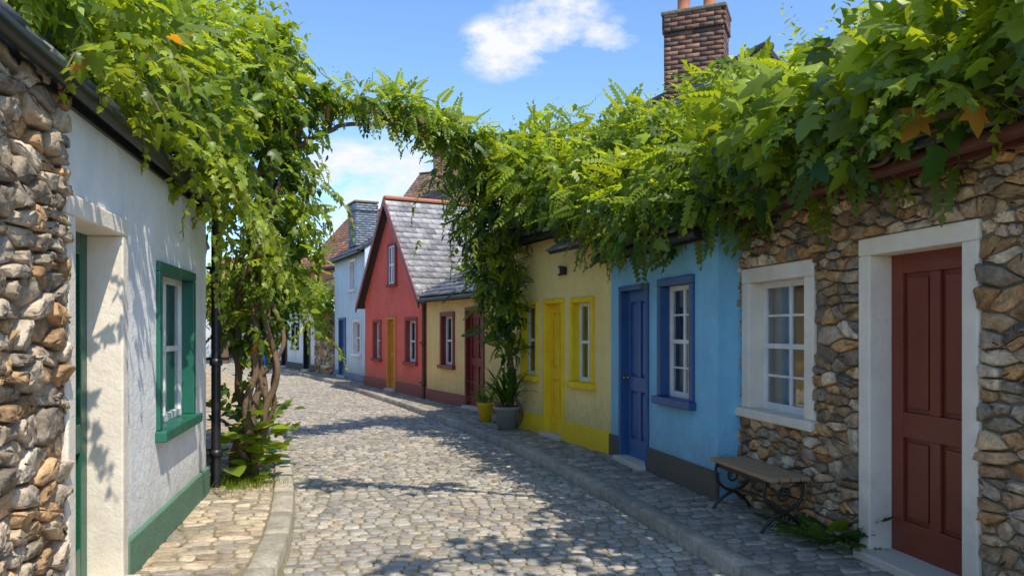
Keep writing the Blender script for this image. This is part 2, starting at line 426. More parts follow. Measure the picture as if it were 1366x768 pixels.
def window(par,x0,x1,z0,z1,yr,mat,nx=2,ny=3,fw=.05,curt=1,flat=False):
    f=MB(); d=.05
    f.box(x0,x0+fw,yr,yr+d,z0,z1); f.box(x1-fw,x1,yr,yr+d,z0,z1)
    f.box(x0+fw,x1-fw,yr+.001,yr+d,z0,z0+fw*1.2); f.box(x0+fw,x1-fw,yr+.001,yr+d,z1-fw,z1)
    zm=(z0+z1)/2; f.box(x0+fw,x1-fw,yr+.003,yr+d-.01,zm-.022,zm+.022)
    b=.013; xi0,xi1=x0+fw,x1-fw
    for i in range(1,nx):
        x=xi0+(xi1-xi0)*i/nx; ww=b if nx!=2 else .02
        f.box(x-ww,x+ww,yr+.008,yr+d-.012,z0+fw*1.2,zm-.022); f.box(x-ww,x+ww,yr+.008,yr+d-.012,zm+.022,z1-fw)
    for (za,zb) in ((z0+fw*1.2,zm-.022),(zm+.022,z1-fw)):
        for j in range(1,ny):
            z=za+(zb-za)*j/ny; f.box(xi0,xi1,yr+.011,yr+d-.014,z-b*.8,z+b*.8)
    f.make('sash_frame',mat,par,.004)
    gl=MB(); gl.poly([(xi0,yr+.025,z0+fw),(xi1,yr+.025,z0+fw),(xi1,yr+.025,z1-fw),(xi0,yr+.025,z1-fw)])
    gl.make('glass',M['darkglass'] if flat else M['glass'],par)
    if curt and not flat:
        def cur(a,b_,za,zb):
            n=28; m=MB(); pts=[]
            for i in range(n+1):
                t=i/n; pts.append((a+(b_-a)*t,yr+.11+.012*math.sin(t*(b_-a)*95)+.004*math.sin(t*40)))
            for i in range(n): m.poly([(*pts[i],za),(*pts[i+1],za),(*pts[i+1],zb),(*pts[i],zb)])
            m.make('curtain',M['curtain'],par,0,True)
        w=x1-x0
        if curt==1: cur(x0,x0+w*.30,z0,z1); cur(x1-w*.26,x1,z0,z1)
        elif curt==2: cur(x0,x1,z0,zm-.02); cur(x0,x1,z1-.22,z1)
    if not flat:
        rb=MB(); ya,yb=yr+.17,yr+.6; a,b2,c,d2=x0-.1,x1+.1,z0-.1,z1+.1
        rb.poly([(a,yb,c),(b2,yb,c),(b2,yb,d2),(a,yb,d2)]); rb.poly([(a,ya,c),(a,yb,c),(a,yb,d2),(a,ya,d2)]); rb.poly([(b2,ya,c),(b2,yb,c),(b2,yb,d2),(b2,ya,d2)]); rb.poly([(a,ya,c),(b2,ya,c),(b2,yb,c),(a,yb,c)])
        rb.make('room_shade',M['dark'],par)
def house(name,A,B,depth,eave,ridge,wall,feats,near='B',roofpal=SL,roofmat='slate',stone=None,gable=False,plinth=None,overh=.18,gut='black',z0=0.0):
    A=Vector((*A,0));B=Vector((*B,0)); L=(B-A).length; rz=math.atan2(B.y-A.y,B.x-A.x)
    par=empty(name,A,rz)
    fx=(lambda s:L-s) if near=='B' else (lambda s:s)
    holes=[]
    for f in feats:
        a,b=sorted((fx(f['s'][0]),fx(f['s'][1])))
        if f['t']=='door': r=(a,b,z0,f['z'][1])
        else: r=(a,b,f['z'][0],f['z'][1])
        f['r']=r
        if not f.get('flat'): holes.append(r)
    xs=sorted({0,L,*[h[0] for h in holes],*[h[1] for h in holes]}); zs=sorted({z0,eave,*[h[2] for h in holes],*[h[3] for h in holes]})
    w=MB()
    for i in range(len(xs)-1):
        for j in range(len(zs)-1):
            mx,mz=(xs[i]+xs[i+1])/2,(zs[j]+zs[j+1])/2
            if any(h[0]<mx<h[1] and h[2]<mz<h[3] for h in holes): continue
            w.poly([(xs[i],0,zs[j]),(xs[i+1],0,zs[j]),(xs[i+1],0,zs[j+1]),(xs[i],0,zs[j+1])])
    D=depth
    w.poly([(0,D,z0),(0,0,z0),(0,0,eave),(0,D,eave)]); w.poly([(L,0,z0),(L,D,z0),(L,D,eave),(L,0,eave)]); w.poly([(L,D,z0),(0,D,z0),(0,D,eave),(L,D,eave)])
    if gable:
        w.poly([(0,0,eave),(L,0,eave),(L/2,0,ridge)]); w.poly([(L,D,eave),(0,D,eave),(L/2,D,ridge)])
    else:
        w.poly([(0,D,eave),(0,0,eave),(0,D/2,ridge)]); w.poly([(L,0,eave),(L,D,eave),(L,D/2,ridge)])
    w.make('walls',M['mortar'] if stone else wall,par)
    c=MB(); c.poly([(0.01,.3,eave-.02),(L-.01,.3,eave-.02),(L-.01,D-.02,eave-.02),(.01,D-.02,eave-.02)]); c.box(.02,L-.02,1.6,1.65,.1,eave-.05); c.make('interior',M['dark'],par)
    if stone: rubble('stones',par,L,.02,eave,stone[0],stone[1],holes,stone[2])
    if gable:
        hx=L/2; tn=(ridge-eave)/hx; oe=.22
        for sgn,nm in ((1,'roof_a'),(-1,'roof_b')):
            e=bpy.data.objects.new(nm,None); COL.objects.link(e); e.parent=par
            e.location=(hx,0,0); e.rotation_euler=(0,0,math.pi/2 if sgn<0 else -math.pi/2)
            if sgn>0: slope('slates',e,-D,.2,(hx+oe,eave-oe*tn+.05),(0,ridge+.05),roofpal,M[roofmat]) 
            else: slope('slates',e,-.2,D,(hx+oe,eave-oe*tn+.05),(0,ridge+.05),roofpal,M[roofmat])
        bb=MB()
        for sx_ in (-1,1):
            p=[(hx+sx_*(hx+oe),-.22,eave-oe*tn-.1),(hx+sx_*(hx+oe),-.22,eave-oe*tn+.07),(hx,-.22,ridge+.08),(hx,-.22,ridge-.12)]
            bb.prism(p if sx_>0 else p[::-1],(0,.035,0))
        bb.make('bargeboards',M['mroon'],par,.004)
        rd=MB(); rd.box(hx-.09,hx+.09,-.2,D,ridge+.03,ridge+.13); rd.make('ridge_tiles',M['terra'],par,.04)
    else:
        tn=(ridge-eave)/(D/2)
        slope('roof_front',par,-.04,L+.04,(-overh,eave-overh*tn+.05),(D/2,ridge+.05),roofpal,M[roofmat])
        slope('roof_back',par,-.04,L+.04,(D+overh,eave-overh*tn+.05),(D/2,ridge+.05),roofpal,M[roofmat])
        rd=MB(); rd.box(-.05,L+.05,D/2-.09,D/2+.09,ridge+.02,ridge+.13); rd.make('ridge_tiles',M['terra'] if roofpal is RT else M['brown'],par,.04)
        if gut:
            gm=M[gut]; gz=eave-overh*tn-.03
            curve('gutter',[(-.02,-overh-.04,gz),(L/2,-overh-.04,gz-.005),(L+.02,-overh-.04,gz)],.042,gm,par)
            fb=MB(); fb.box(0,L,-overh+.03,-overh+.055,gz-.06,gz+.06); fb.make('fascia',gm,par,.003)
            if overh>.08: sf=MB(); sf.box(0,L,-overh+.055,.0,gz-.02,gz-.001); sf.make('soffit',gm,par)
    for f in feats:
        x0,x1,za,zb=f['r']; sw=f.get('sw',.1); yr=f.get('yr',.12); sm=f.get('sm')
        if f['t']=='door':
            s=MB(); s.box(x0,x0+sw,-.03,yr+.07,.09,zb-sw); s.box(x1-sw,x1,-.03,yr+.07,.09,zb-sw); s.box(x0,x1,-.032,yr+.07,zb-sw,zb); s.make('door_surround',sm,par,.012)
            door(par,x0+sw,x1-sw,zb-sw,yr,f['m'],f.get('k',1))
            t=MB(); t.box(x0+sw*.5,x1-sw*.5,-.12,yr+.07,.06,.152); t.make('doorstep',f.get('step',M['cream_pl']),par,.012)
        elif f.get('flat'):
            s=MB(); s.box(x0,x0+sw,-.06,.01,za,zb); s.box(x1-sw,x1,-.06,.01,za,zb); s.box(x0+sw,x1-sw,-.06,.01,zb-sw,zb); s.box(x0-.03,x1+.03,-.09,.01,za-.05,za+.02)
            s.make('window_surround',sm,par,.006); window(par,x0+sw,x1-sw,za+.02,zb-sw,-.045,f.get('m',M['white']),f.get('nx',2),f.get('ny',1),.04,0,True)
        else:
            s=MB(); s.box(x0,x0+sw,-.03,yr+.06,za+.05,zb-sw); s.box(x1-sw,x1,-.03,yr+.06,za+.05,zb-sw); s.box(x0,x1,-.032,yr+.06,zb-sw,zb)
            so=f.get('so',.03); s.box(x0-so,x1+so,-.08,yr+.06,za-.03,za+.05)
            s.make('window_surround',sm,par,.01); window(par,x0+sw,x1-sw,za+.05,zb-sw,yr*.7,f.get('m',M['white']),f.get('nx',2),f.get('ny',1),.05,f.get('c',1))
    if plinth:
        pm,ph,segs=plinth; s=MB()
        for a,b in segs:
            a,b=sorted((fx(a),fx(b))); s.box(a,b,-.035,.004,0.0,ph)
        s.make('plinth',pm,par,.012)
    return par,L
def D_(s0,s1,z,**k): return dict(t='door',s=(s0,s1),z=(0,z),**k)
def W_(s0,s1,z0,z1,**k): return dict(t='win',s=(s0,s1),z=(z0,z1),**k)
house('stone_cottage',(1.99,7.55),(3.15,1.75),5,2.85,5.2,None,
  [D_(2.53,3.57,2.28,m=M['reddoor'],sm=M['cream_pl2'],sw=.12,yr=.14,k=0),W_(4.10,5.215,.90,2.20,sm=M['cream_pl2'],sw=.13,yr=.16,nx=2,ny=2,c=1)],stone=(.125,.066,PALR),gut='dkred')
house('blue_cottage',(1.24,9.39),(1.88,6.83),5,2.72,5.0,M['blue_pl'],
  [W_(.445,1.25,.90,2.19,sm=M['bluefr'],sw=.08,nx=2,ny=2,c=2),D_(1.50,2.33,2.17,m=M['bluedoor'],sm=M['bluefr'],sw=.06,yr=.06,k=-1)],plinth=(M['black_pl'],.36,[(-.02,1.49),(2.34,2.64)]))
yc,yL=house('yellow_cottage',(-.19,12.75),(1.24,9.39),5,3.2,5.5,M['yellow_pl'],
  [W_(.42,1.07,.90,2.09,sm=M['brightyellow'],sw=.07,nx=2,ny=1,c=2),D_(1.28,1.93,2.10,m=M['yeldoor'],sm=M['brightyellow'],sw=.07,yr=.06),W_(2.15,2.76,.90,2.08,sm=M['brightyellow'],sw=.04,nx=2,ny=1,c=2)],plinth=(M['brightyellow'],.37,[(-.02,1.27),(1.94,3.65)]))
house('peach_cottage',(-1.92,16.87),(-.206,13.72),5,2.45,3.9,M['peach_pl'],
  [D_(.66,1.52,2.10,m=M['mroon'],sm=M['mroon'],sw=.07,yr=.06),W_(2.04,2.79,.86,2.03,sm=M['mroon'],sw=.09,nx=2,ny=1,c=2)],plinth=(M['dred_pl'],.34,[(0,.65),(1.53,3.58)]))
house('red_gabled_house',(-4.16,21.2),(-2.03,17.2),7,2.48,4.95,M['red_pl'],
  [W_(.38,1.2,.84,1.95,sm=M['dred_pl'],sw=.08,nx=2,ny=1,c=2),D_(1.88,2.56,1.98,m=M['ochre'],sm=M['ochre'],sw=.06,yr=.06),W_(3.04,3.76,.84,1.92,sm=M['dred_pl'],sw=.08,nx=2,ny=1,c=2),
   W_(1.80,2.40,2.80,3.85,sm=M['dred_pl'],sw=.07,flat=True,nx=2,ny=1)],gable=True,roofpal=SLB,plinth=(M['dred_pl'],.36,[(0,1.87),(2.57,4.53)]))
house('pale_blue_house',(-6.1,25.8),(-4.34,22.1),5,4.1,5.7,M['pale_pl'],
  [W_(.41,1.45,.88,1.98,sm=M['white'],sw=.09,nx=2,ny=1,c=2),D_(2.40,3.42,2.05,m=M['bluefr'],sm=M['bluefr'],sw=.08,yr=.06),W_(1.06,1.95,2.87,3.87,sm=M['white'],sw=.09,nx=2,ny=1,c=2)],plinth=(M['bluefr'],.3,[(0,2.39),(3.43,4.1)]))
house('white_cottage',(-11.2,34.2),(-7.3,27.8),5,2.6,4.0,M['white_pl'],
  [D_(.6,1.5,2.0,m=M['black'],sm=M['black'],sw=.07),W_(2.2,3.2,.9,1.9,sm=M['black'],sw=.07),D_(3.9,4.8,2.0,m=M['mroon'],sm=M['black'],sw=.07),W_(5.5,6.5,.9,1.9,sm=M['black'],sw=.07)],plinth=(M['black_pl'],.35,[(0,.58),(1.52,3.88),(4.82,7.4)]),roofpal=BT,roofmat='tile')
house('orange_house',(-9.9,35.5),(-6.2,31.5),5,4.6,7.2,M['orange_pl'],[W_(1.6,2.5,3.2,4.2,sm=M['white'],sw=.08,flat=True)],roofpal=RT,roofmat='tile')
house('brown_house',(-5.3,31),(0.5,28.5),6,6.0,8.6,M['brown_pl'],[W_(2,3,4.4,5.5,sm=M['white'],sw=.08,flat=True)],roofpal=BT,roofmat='tile')
house('white_cottage',(-17,40),(-11.5,39),5,3.6,5.6,M['white_pl'],[W_(1,2,1,2.1,sm=M['black'],sw=.08),D_(3,4,2.1,m=M['black'],sm=M['black'],sw=.08)],roofpal=RT,roofmat='tile')
A=Vector((-7.3,27.8,0));B=Vector((-6.15,26.0,0)); sw_=empty('stone_wall',A,math.atan2(B.y-A.y,B.x-A.x)); m=MB(); m.box(0,(B-A).length,0,.35,0,2.3); m.make('core',M['mortar'],sw_); rubble('stones',sw_,(B-A).length,.02,2.3,.2,.12,[],PALR)
def LP_(e): return (-2.94+.208*e,7.2-e)
house('stone_cottage',LP_(5.5),LP_(3.53),5,2.9,5.2,None,[],near='A',stone=(.135,.075,PALL),overh=.05)
house('white_cottage',LP_(3.53),LP_(0),5,2.9,5.2,M['white_pl'],
  [D_(0.0,1.0,2.33,m=M['green'],sm=M['cream_pl2'],sw=.11,yr=.17,k=-1),W_(1.77,3.0,.87,2.15,sm=M['greenf'],sw=.075,yr=.10,nx=2,ny=1,c=1)],near='A',plinth=(M['green_pl'],.34,[(1.01,3.62)]),overh=.05)
house('stone_cottage',(-3.32,7.25),(-4.15,9.6),5,2.9,5.0,None,[],near='A',stone=(.15,.08,PALR))
house('white_cottage',(-4.2,9.65),(-6.4,14.8),5,2.9,5.0,M['white_pl'],[W_(1,1.9,.9,2.1,sm=M['black'],sw=.07),D_(2.6,3.5,2.1,m=M['bluedoor'],sm=M['white'],sw=.08)],near='A',plinth=(M['black_pl'],.35,[(0,2.58),(3.52,5.5)]))
house('peach_cottage',(-6.5,14.9),(-11.5,25.5),5,3.0,5.2,M['peach_pl'],[W_(2,3,.9,2.1,sm=M['white'],sw=.07),D_(5,6,2.1,m=M['mroon'],sm=M['white'],sw=.08)],near='A')
def chimney(name,x,y,z0,z1,w,d,rz,pal,pots=2):
    par=empty(name,(x,y,0),rz); m=MB(); m.box(-w/2+.01,w/2-.01,-d/2+.01,d/2-.01,z0,z1-.02); m.make('core',M['mortar'],par)
    V=[(-.5,-.5,-.5),(.5,-.5,-.5),(.5,.5,-.5),(-.5,.5,-.5),(-.5,-.5,.5),(.5,-.5,.5),(.5,.5,.5),(-.5,.5,.5)]
    F=[(0,3,2,1),(4,5,6,7),(0,1,5,4),(1,2,6,5),(2,3,7,6),(3,0,4,7)]
    P=[];S=[];C=[]; z=z0; r=0
    while z<z1:
        ex=.03 if z>z1-.24 else 0
        for face in range(4):
            ln=w if face%2==0 else d; o=-ln/2-(.11 if r%2 else 0)
            while o<ln/2:
                a,b=max(o,-ln/2),min(o+.215,ln/2)
                if b-a>.03:
                    c=(a+b)/2; q=.004*random.random()+ex-.016
                    if face==0:P.append((c,-d/2-q,z));S.append((b-a,.04,.066))
                    elif face==2:P.append((c,d/2+q,z));S.append((b-a,.04,.066))
                    elif face==1:P.append((w/2+q,c,z));S.append((.04,b-a,.066))
                    else:P.append((-w/2-q,c,z));S.append((.04,b-a,.066))
                    f=random.uniform(.65,1.25); C.append([v*f for v in random.choice(pal)])
                o+=.225
        z+=.075; r+=1
    R=np.repeat(np.eye(3)[None],len(P),0); inst('bricks',V,F,np.array(P),R,np.array(S),np.array(C),M['brick'],par,False)
    c=MB(); c.box(-w/2-.05,w/2+.05,-d/2-.05,d/2+.05,z1,z1+.07); c.make('cap',M['mortar'],par,.02)
    for i in range(pots):
        p=MB(); px=(i-(pots-1)/2)*w*.45
        p.lathe([(.13,z1+.07),(.12,z1+.12),(.10,z1+.2),(.10,z1+.42),(.13,z1+.45),(.13,z1+.5),(.09,z1+.5),(.09,z1+.2)],(px,0),16); p.make('chimney_pot',M['terra'],par,0,True)
chimney('brick_chimney',2.98,12.1,4.4,6.66,.92,.6,-.4,[(.24,.12,.085),(.19,.10,.075),(.29,.15,.10),(.15,.10,.08)])
chimney('brick_chimney',-2.7,30.9,8,9.0,.9,.6,-.4,[(.30,.18,.10)],1)
chimney('grey_chimney',-4.9,24.6,4.4,5.75,.9,.7,-1.1,[(.26,.30,.35)],0)
def pipe(name,x,y,z0,z1,r,mat):
    par=empty(name,(x,y,0)); m=MB(); m.lathe([(r,z0),(r,z1)],n=14); 
    for z in np.arange(z0+.3,z1,.9): m.lathe([(r,z),(r*1.35,z),(r*1.35,z+.07),(r,z+.07)],n=14)
    m.make('pipe',mat,par,0,True); b=MB()
    for z in np.arange(z0+.35,z1,.9): b.box(-r*2.2,r*2.2,.0,r*1.8,z,z+.03)
    b.make('brackets',mat,par)
pipe('drainpipe',-2.93,7.42,.1,2.9,.045,M['black'])
pipe('drainpipe',-2.0,16.95,.1,2.5,.04,M['brown'])
par=empty('house_number_sign',(0,0,0))
A=Vector((-.19,12.75,0)); B=Vector((1.24,9.39,0)); par.location=A; par.rotation_euler=(0,0,math.atan2(B.y-A.y,B.x-A.x))
xx=yL-1.32
m=MB(); m.box(xx-.11,xx-.01,-.03,-.001,2.42,2.56); m.make('plate',M['black'],par,.01)
m=MB(); m.box(xx+.05,xx+.13,-.09,-.001,2.42,2.54); m.make('lamp_body',M['black'],par,.02)
m=MB(); m.box(xx-.09,xx-.065,-.034,-.03,2.45,2.53); m.box(xx-.05,xx-.03,-.034,-.03,2.45,2.53); m.make('digits',M['white'],par)
cn=empty('slate_canopy',A,par.rotation_euler[2]); slope('canopy_slates',cn,yL-1.0,yL+.02,(-.40,2.72),(0,3.0),SL,M['slate'])
wd=Vector((3.15-1.99,1.75-7.55,0)).normalized(); L0=Vector((1.99,7.55,0)); Lw=math.hypot(1.16,5.8)
rzb=math.atan2(wd.y,wd.x)
bn=empty('park_bench',(0,0,0),0); bn.location=L0+wd*(Lw-5.05); bn.rotation_euler=(0,0,rzb)
bl=1.0; m=MB()
for i in range(4): m.box(0,bl,-.42+i*.088,-.42+i*.088+.076,.50,.53)
m.make('seat',M['wood'],bn,.006)
m=MB(); m.box(.06,bl-.06,-.40,-.385,.46,.499); m.box(.06,bl-.06,-.11,-.095,.46,.499); m.make('apron',M['iron'],bn,.003)
for i,x in enumerate((.1,bl-.1)):
    curve('leg_%d'%(2*i+1),[(x,-.40,.5),(x,-.43,.40),(x,-.36,.28),(x,-.22,.24),(x,-.12,.16),(x,-.09,.1)],.014,M['iron'],bn)
    curve('leg_%d'%(2*i+2),[(x,-.10,.5),(x,-.07,.40),(x,-.14,.28),(x,-.28,.24),(x,-.40,.16),(x,-.44,.1)],.014,M['iron'],bn)
    curve('scroll',[(x,-.25+.06*math.cos(a)*(1-a/16),.38+.06*math.sin(a)*(1-a/16)) for a in np.linspace(0,10,24)],.008,M['iron'],bn)
curve('stretcher',[(.1,-.25,.26),(bl/2,-.25,.34),(bl-.1,-.25,.26)],.01,M['iron'],bn)
for (x,y) in ((-10.9,33.0),(-11.7,34.6)):
    p=empty('wheelie_bin',(x,y,0),.4); m=MB(); v=[(-.24,-.28,.08),(.24,-.28,.08),(.24,.28,.08),(-.24,.28,.08)]
    m.v=[*v,(-.3,-.36,.95),(.3,-.36,.95),(.3,.36,.95),(-.3,.36,.95)]; m.f=[(0,3,2,1),(4,5,6,7),(0,1,5,4),(1,2,6,5),(2,3,7,6),(3,0,4,7)]; m.make('body',M['binblue'],p,.03)
    m=MB(); m.box(-.32,.32,-.4,.38,.955,1.03); m.make('lid',M['binblue'],p,.03)
    m=MB(); m.lathe([(0,-.3),(.1,-.3),(.1,.3),(0,.3)],n=14); m.v=[(a[2],.3+a[0],.1+a[1]) for a in m.v]; m.make('wheels',M['black'],p)
p1=empty('plant_pot',(-.08,11.75,0)); m=MB(); m.lathe([(0,.1),(.14,.1),(.19,.4),(.215,.41),(.215,.46),(.18,.46),(.17,.40),(0,.40)],n=24); m.make('pot',M['pot'],p1,0,True)
p2=empty('plant_pot',(-.45,12.75,0)); m=MB(); m.lathe([(0,.1),(.10,.1),(.14,.38),(.155,.39),(.155,.42),(.13,.42),(.12,.37),(0,.37)],n=24); m.make('pot',M['ypot'],p2,0,True)
# ------------------------------------------------------------------ leaves
def T_lobed():
    o=[(0,0),(.18,-.02),(.42,.10),(.30,.26),(.50,.52),(.24,.52),(.20,.68),(0,1.0)]
    pts=o+[(-x,y) for x,y in o[1:-1]][::-1]
    V=[(x,y,-.22*abs(x)-.18*y*y) for x,y in pts]+[(0,.35,.03)]
    n=len(pts); return V,[(k,(k+1)%n,n) for k in range(n)]
def T_ovate():
    o=[(0,0),(.22,.2),(.27,.5),(0,1)]
    pts=o+[(-x,y) for x,y in o[1:-1]][::-1]; V=[(x,y,.18*abs(x)-.2*y*y) for x,y in pts]
    return V,[(0,1,2,3),(0,3,4,5)]
def T_broad():
    o=[(0,0),(.25,.08),(.42,.30),(.40,.55),(.22,.82),(0,1)]
    pts=o+[(-x,y) for x,y in o[1:-1]][::-1]; V=[(x,y,.16*abs(x)-.3*y*y) for x,y in pts]
    n=len(o); return V,[tuple(range(n)),(0,)+tuple(range(n-1,2*n-2))]
def T_frond(pairs=6):
    V=[];F=[]
    def lf(px,py,dx,dy,l,w):
        i=len(V); nx,ny=-dy,dx; z=lambda y:-.35*y*y
        V.extend([(px,py,z(py)),(px+dx*l*.5+nx*w,py+dy*l*.5+ny*w,z(py)+.02),(px+dx*l,py+dy*l,z(py)-.06),(px+dx*l*.5-nx*w,py+dy*l*.5-ny*w,z(py)+.02)])
        F.append((i,i+1,i+2,i+3))
    for k in range(pairs):
        y=.16+.72*k/pairs; l=.30*(1-.45*k/pairs)
        for s in (-1,1):
            a=.95; lf(0,y,s*math.sin(a),math.cos(a),l,.072)
    lf(0,.86,0,1,.24,.07)
    return V,F
def T_blade():
    return [(-.03,0,0),(.03,0,0),(.045,.4,.02),(.025,.8,-.12),(0,1,-.28),(-.025,.8,-.12),(-.045,.4,.02)],[(0,1,2,6),(6,2,3,5),(5,3,4)]
TL,TO,TF,TB,TW=T_lobed(),T_ovate(),T_frond(),T_blade(),T_broad()
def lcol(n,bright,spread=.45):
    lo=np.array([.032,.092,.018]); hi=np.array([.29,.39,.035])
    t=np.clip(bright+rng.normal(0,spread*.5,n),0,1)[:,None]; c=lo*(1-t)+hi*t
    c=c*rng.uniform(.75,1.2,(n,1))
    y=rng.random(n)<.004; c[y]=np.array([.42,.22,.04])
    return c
def blobpts(bl,dens,shell=.35,gap=-.22):
    P=[];O=[];B=[]
    for (x,y,z,rx,ry,rz_) in bl:
        n=int(dens*(rx*ry+ry*rz_+rx*rz_)/3)
        d=nrm(rng.normal(0,1,(n,3))); rad=1-shell*rng.random(n)**1.3+rng.normal(0,.08,n)
        lump=1+.18*np.sin(d[:,0]*7+x*9)*np.cos(d[:,1]*6+y*5)+.15*np.sin(d[:,2]*9+z*7)
        rad*=lump; p=np.array([x,y,z])+d*rad[:,None]*np.array([rx,ry,rz_])
        q=np.sin(p[:,0]*6.1+p[:,2]*3.3)*np.sin(p[:,1]*5.3+1.7)*np.sin(p[:,2]*6.7+p[:,0]*2.1)
        k=(q>gap)|(rng.random(n)<.2)
        P.append(p[k]);O.append(d[k]);B.append(np.clip(.36+.42*d[k][:,2]+.45*q[k],0,1))  # clump tops lighter, undersides and gaps darker: sun and shade put into leaf colour
    return np.concatenate(P),np.concatenate(O),np.concatenate(B)
def foliage(name,parent,bl,dens,tmpl,size,bright=0,hang=.5,shell=.35,gap=-.15):
    P,O,B=blobpts(bl,dens,shell,gap)
    n=len(P)
    d=O*.7+np.array([0,0,-hang])+rng.normal(0,.55,(n,3)); nn=O*.6+np.array([.1,-.25,.75])+rng.normal(0,.45,(n,3))
    S=size*rng.uniform(.55,1.3,n)
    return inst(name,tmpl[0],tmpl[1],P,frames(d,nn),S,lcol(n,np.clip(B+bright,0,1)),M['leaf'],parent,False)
def tendrils(name,parent,starts,length,tmpl,size,step=.05,bright=.2,drift=(0,0)):
    P=[];D=[];NN=[];S=[];stems=MB()
    for s in starts:
        p=np.array(s,float); L=length*random.uniform(.4,1.15); v=np.array([random.gauss(drift[0],.35),random.gauss(drift[1],.35),.1]); t=0;i=0
        prev=p.copy()
        while t<L:
            v=v*.88+np.array([random.gauss(0,.06),random.gauss(0,.06),-.13]); v/=max(np.linalg.norm(v),.3)
            p=p+v*step; t+=step; i+=1
            sd=np.cross(v,[0,0,1])+np.array([random.gauss(0,.5),random.gauss(0,.5),random.gauss(0,.2)]); sd*=(1 if i%2 else -1)
            P.append(p.copy()); D.append(sd+v*.6+np.array([0,0,-.35])); NN.append(np.array([random.gauss(0,.35),-.3+random.gauss(0,.35),.9])); S.append(size*(1-.55*t/L)*random.uniform(.8,1.2))
            w=.004; stems.poly([prev-[w,0,0],prev+[w,0,0],p+[w,0,0],p-[w,0,0]]); prev=p.copy()
    P=np.array(P); inst(name,tmpl[0],tmpl[1],P,frames(np.array(D),np.array(NN)),np.array(S),lcol(len(P),np.full(len(P),.42+bright)),M['leaf'],parent,False)
    stems.make(name+'_stems',M['barkm'],parent)
def vine(name,parent,pts,r0,r1,wob=.05,n=18):
    pts=np.array(pts,float); t=np.linspace(0,len(pts)-1,n); q=np.stack([np.interp(t,range(len(pts)),pts[:,k]) for k in range(3)],1)
    q[1:-1]+=rng.normal(0,wob,(n-2,3))*np.array([1,1,.5]); rr=np.linspace(1,r1/r0,n)*rng.uniform(.85,1.15,n)
    return curve(name,[tuple(a) for a in q],r0,M['barkm'],parent,list(rr))
def upshoots(name,parent,starts,L,size):
    P=[];D=[];NN=[];S=[]
    for s in starts:
        p=np.array(s,float); v=nrm(np.array([random.gauss(0,.5),random.gauss(0,.4),1.0])); t=0;i=0; l=L*random.uniform(.5,1.2)
        while t<l:
            v=nrm(v+np.array([random.gauss(0,.08),random.gauss(0,.08),-.05])); p=p+v*.04; t+=.04;i+=1
            sd=np.cross(v,[random.gauss(0,1),random.gauss(0,1),.2])*(1 if i%2 else -1)
            P.append(p.copy()); D.append(sd+v*.5); NN.append(v+np.array([0,-.2,.5])); S.append(size*(1.1-.7*t/l))
    P=np.array(P); inst(name,TO[0],TO[1],P,frames(np.array(D),np.array(NN)),np.array(S),lcol(len(P),np.full(len(P),.85)),M['leaf'],parent,False)
# --- right hand climber over roofs
RV=empty('climbing_vine')
near=[(2.70,3.4,3.25,.45,.6,.48),(2.48,4.25,3.17,.45,.6,.46),(2.28,5.0,3.12,.5,.6,.44),(2.08,5.8,3.12,.5,.6,.44),(3.1,5.0,3.6,.6,.8,.42),(2.85,6.0,3.6,.7,.8,.45),(3.3,4.0,3.7,.6,.7,.42)]
midb=[(1.85,6.6,3.08,.5,.6,.48),(1.5,7.4,2.98,.5,.6,.50),(1.3,8.3,3.08,.5,.65,.52),(1.0,9.3,3.35,.58,.7,.53),(.6,10.3,3.72,.65,.75,.6),(.25,11.2,3.9,.7,.7,.7),
      (.7,11.4,4.4,.75,.7,.5),(1.7,9.9,4.1,.7,.8,.48),(2.1,8.6,3.82,.7,.8,.46),(2.4,7.2,3.7,.65,.8,.45),(1.5,9.0,3.8,.6,.7,.45)]
colr=[(-.38,11.6,4.2,.75,.5,.55),(-.33,11.6,3.4,.6,.45,.6),(-.27,11.6,2.6,.48,.4,.6),(-.15,11.65,1.9,.33,.3,.45),(-.05,11.7,1.35,.17,.18,.3)]
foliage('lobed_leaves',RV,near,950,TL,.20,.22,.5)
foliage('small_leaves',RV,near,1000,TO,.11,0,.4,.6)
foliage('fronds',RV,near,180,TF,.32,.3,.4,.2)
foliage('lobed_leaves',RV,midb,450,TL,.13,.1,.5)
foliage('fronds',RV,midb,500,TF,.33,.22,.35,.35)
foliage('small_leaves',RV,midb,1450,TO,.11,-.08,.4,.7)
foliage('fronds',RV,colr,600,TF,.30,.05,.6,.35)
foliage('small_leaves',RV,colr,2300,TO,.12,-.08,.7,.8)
st=[(2.45-.2*(y-5.25)-random.uniform(.15,.6),y,random.uniform(2.75,3.1)) for y in rng.uniform(3.4,7.2,60)]
tendrils('hanging_shoots',RV,st,.42,TL,.14,.06,.2)
st=[(x-random.uniform(.1,.5),y,random.uniform(2.7,3.0)) for x,y in [(1.88-.25*(t-6.83),t) for t in rng.uniform(6.8,9.4,60)]]
tendrils('hanging_shoots',RV,st,.55,TO,.10,.035,.15)
st=[(-.38+random.gauss(0,.4),11.4+random.gauss(0,.3),random.uniform(2.6,4.2)) for _ in range(50)]
tendrils('hanging_shoots',RV,st,.7,TO,.11,.04,.15)
st=[tuple(np.array(b[:3])+np.array([random.gauss(0,.4),random.gauss(0,.4),b[5]*.8])) for b in midb+near for _ in range(6)]
upshoots('young_shoots',RV,st,.35,.09)
vine('trunk',RV,[(.0,11.85,.1),(-.02,11.9,.8),(-.1,11.8,1.6),(-.2,11.7,2.6),(-.3,11.6,3.6),(-.35,11.5,4.4)],.05,.03,.03)
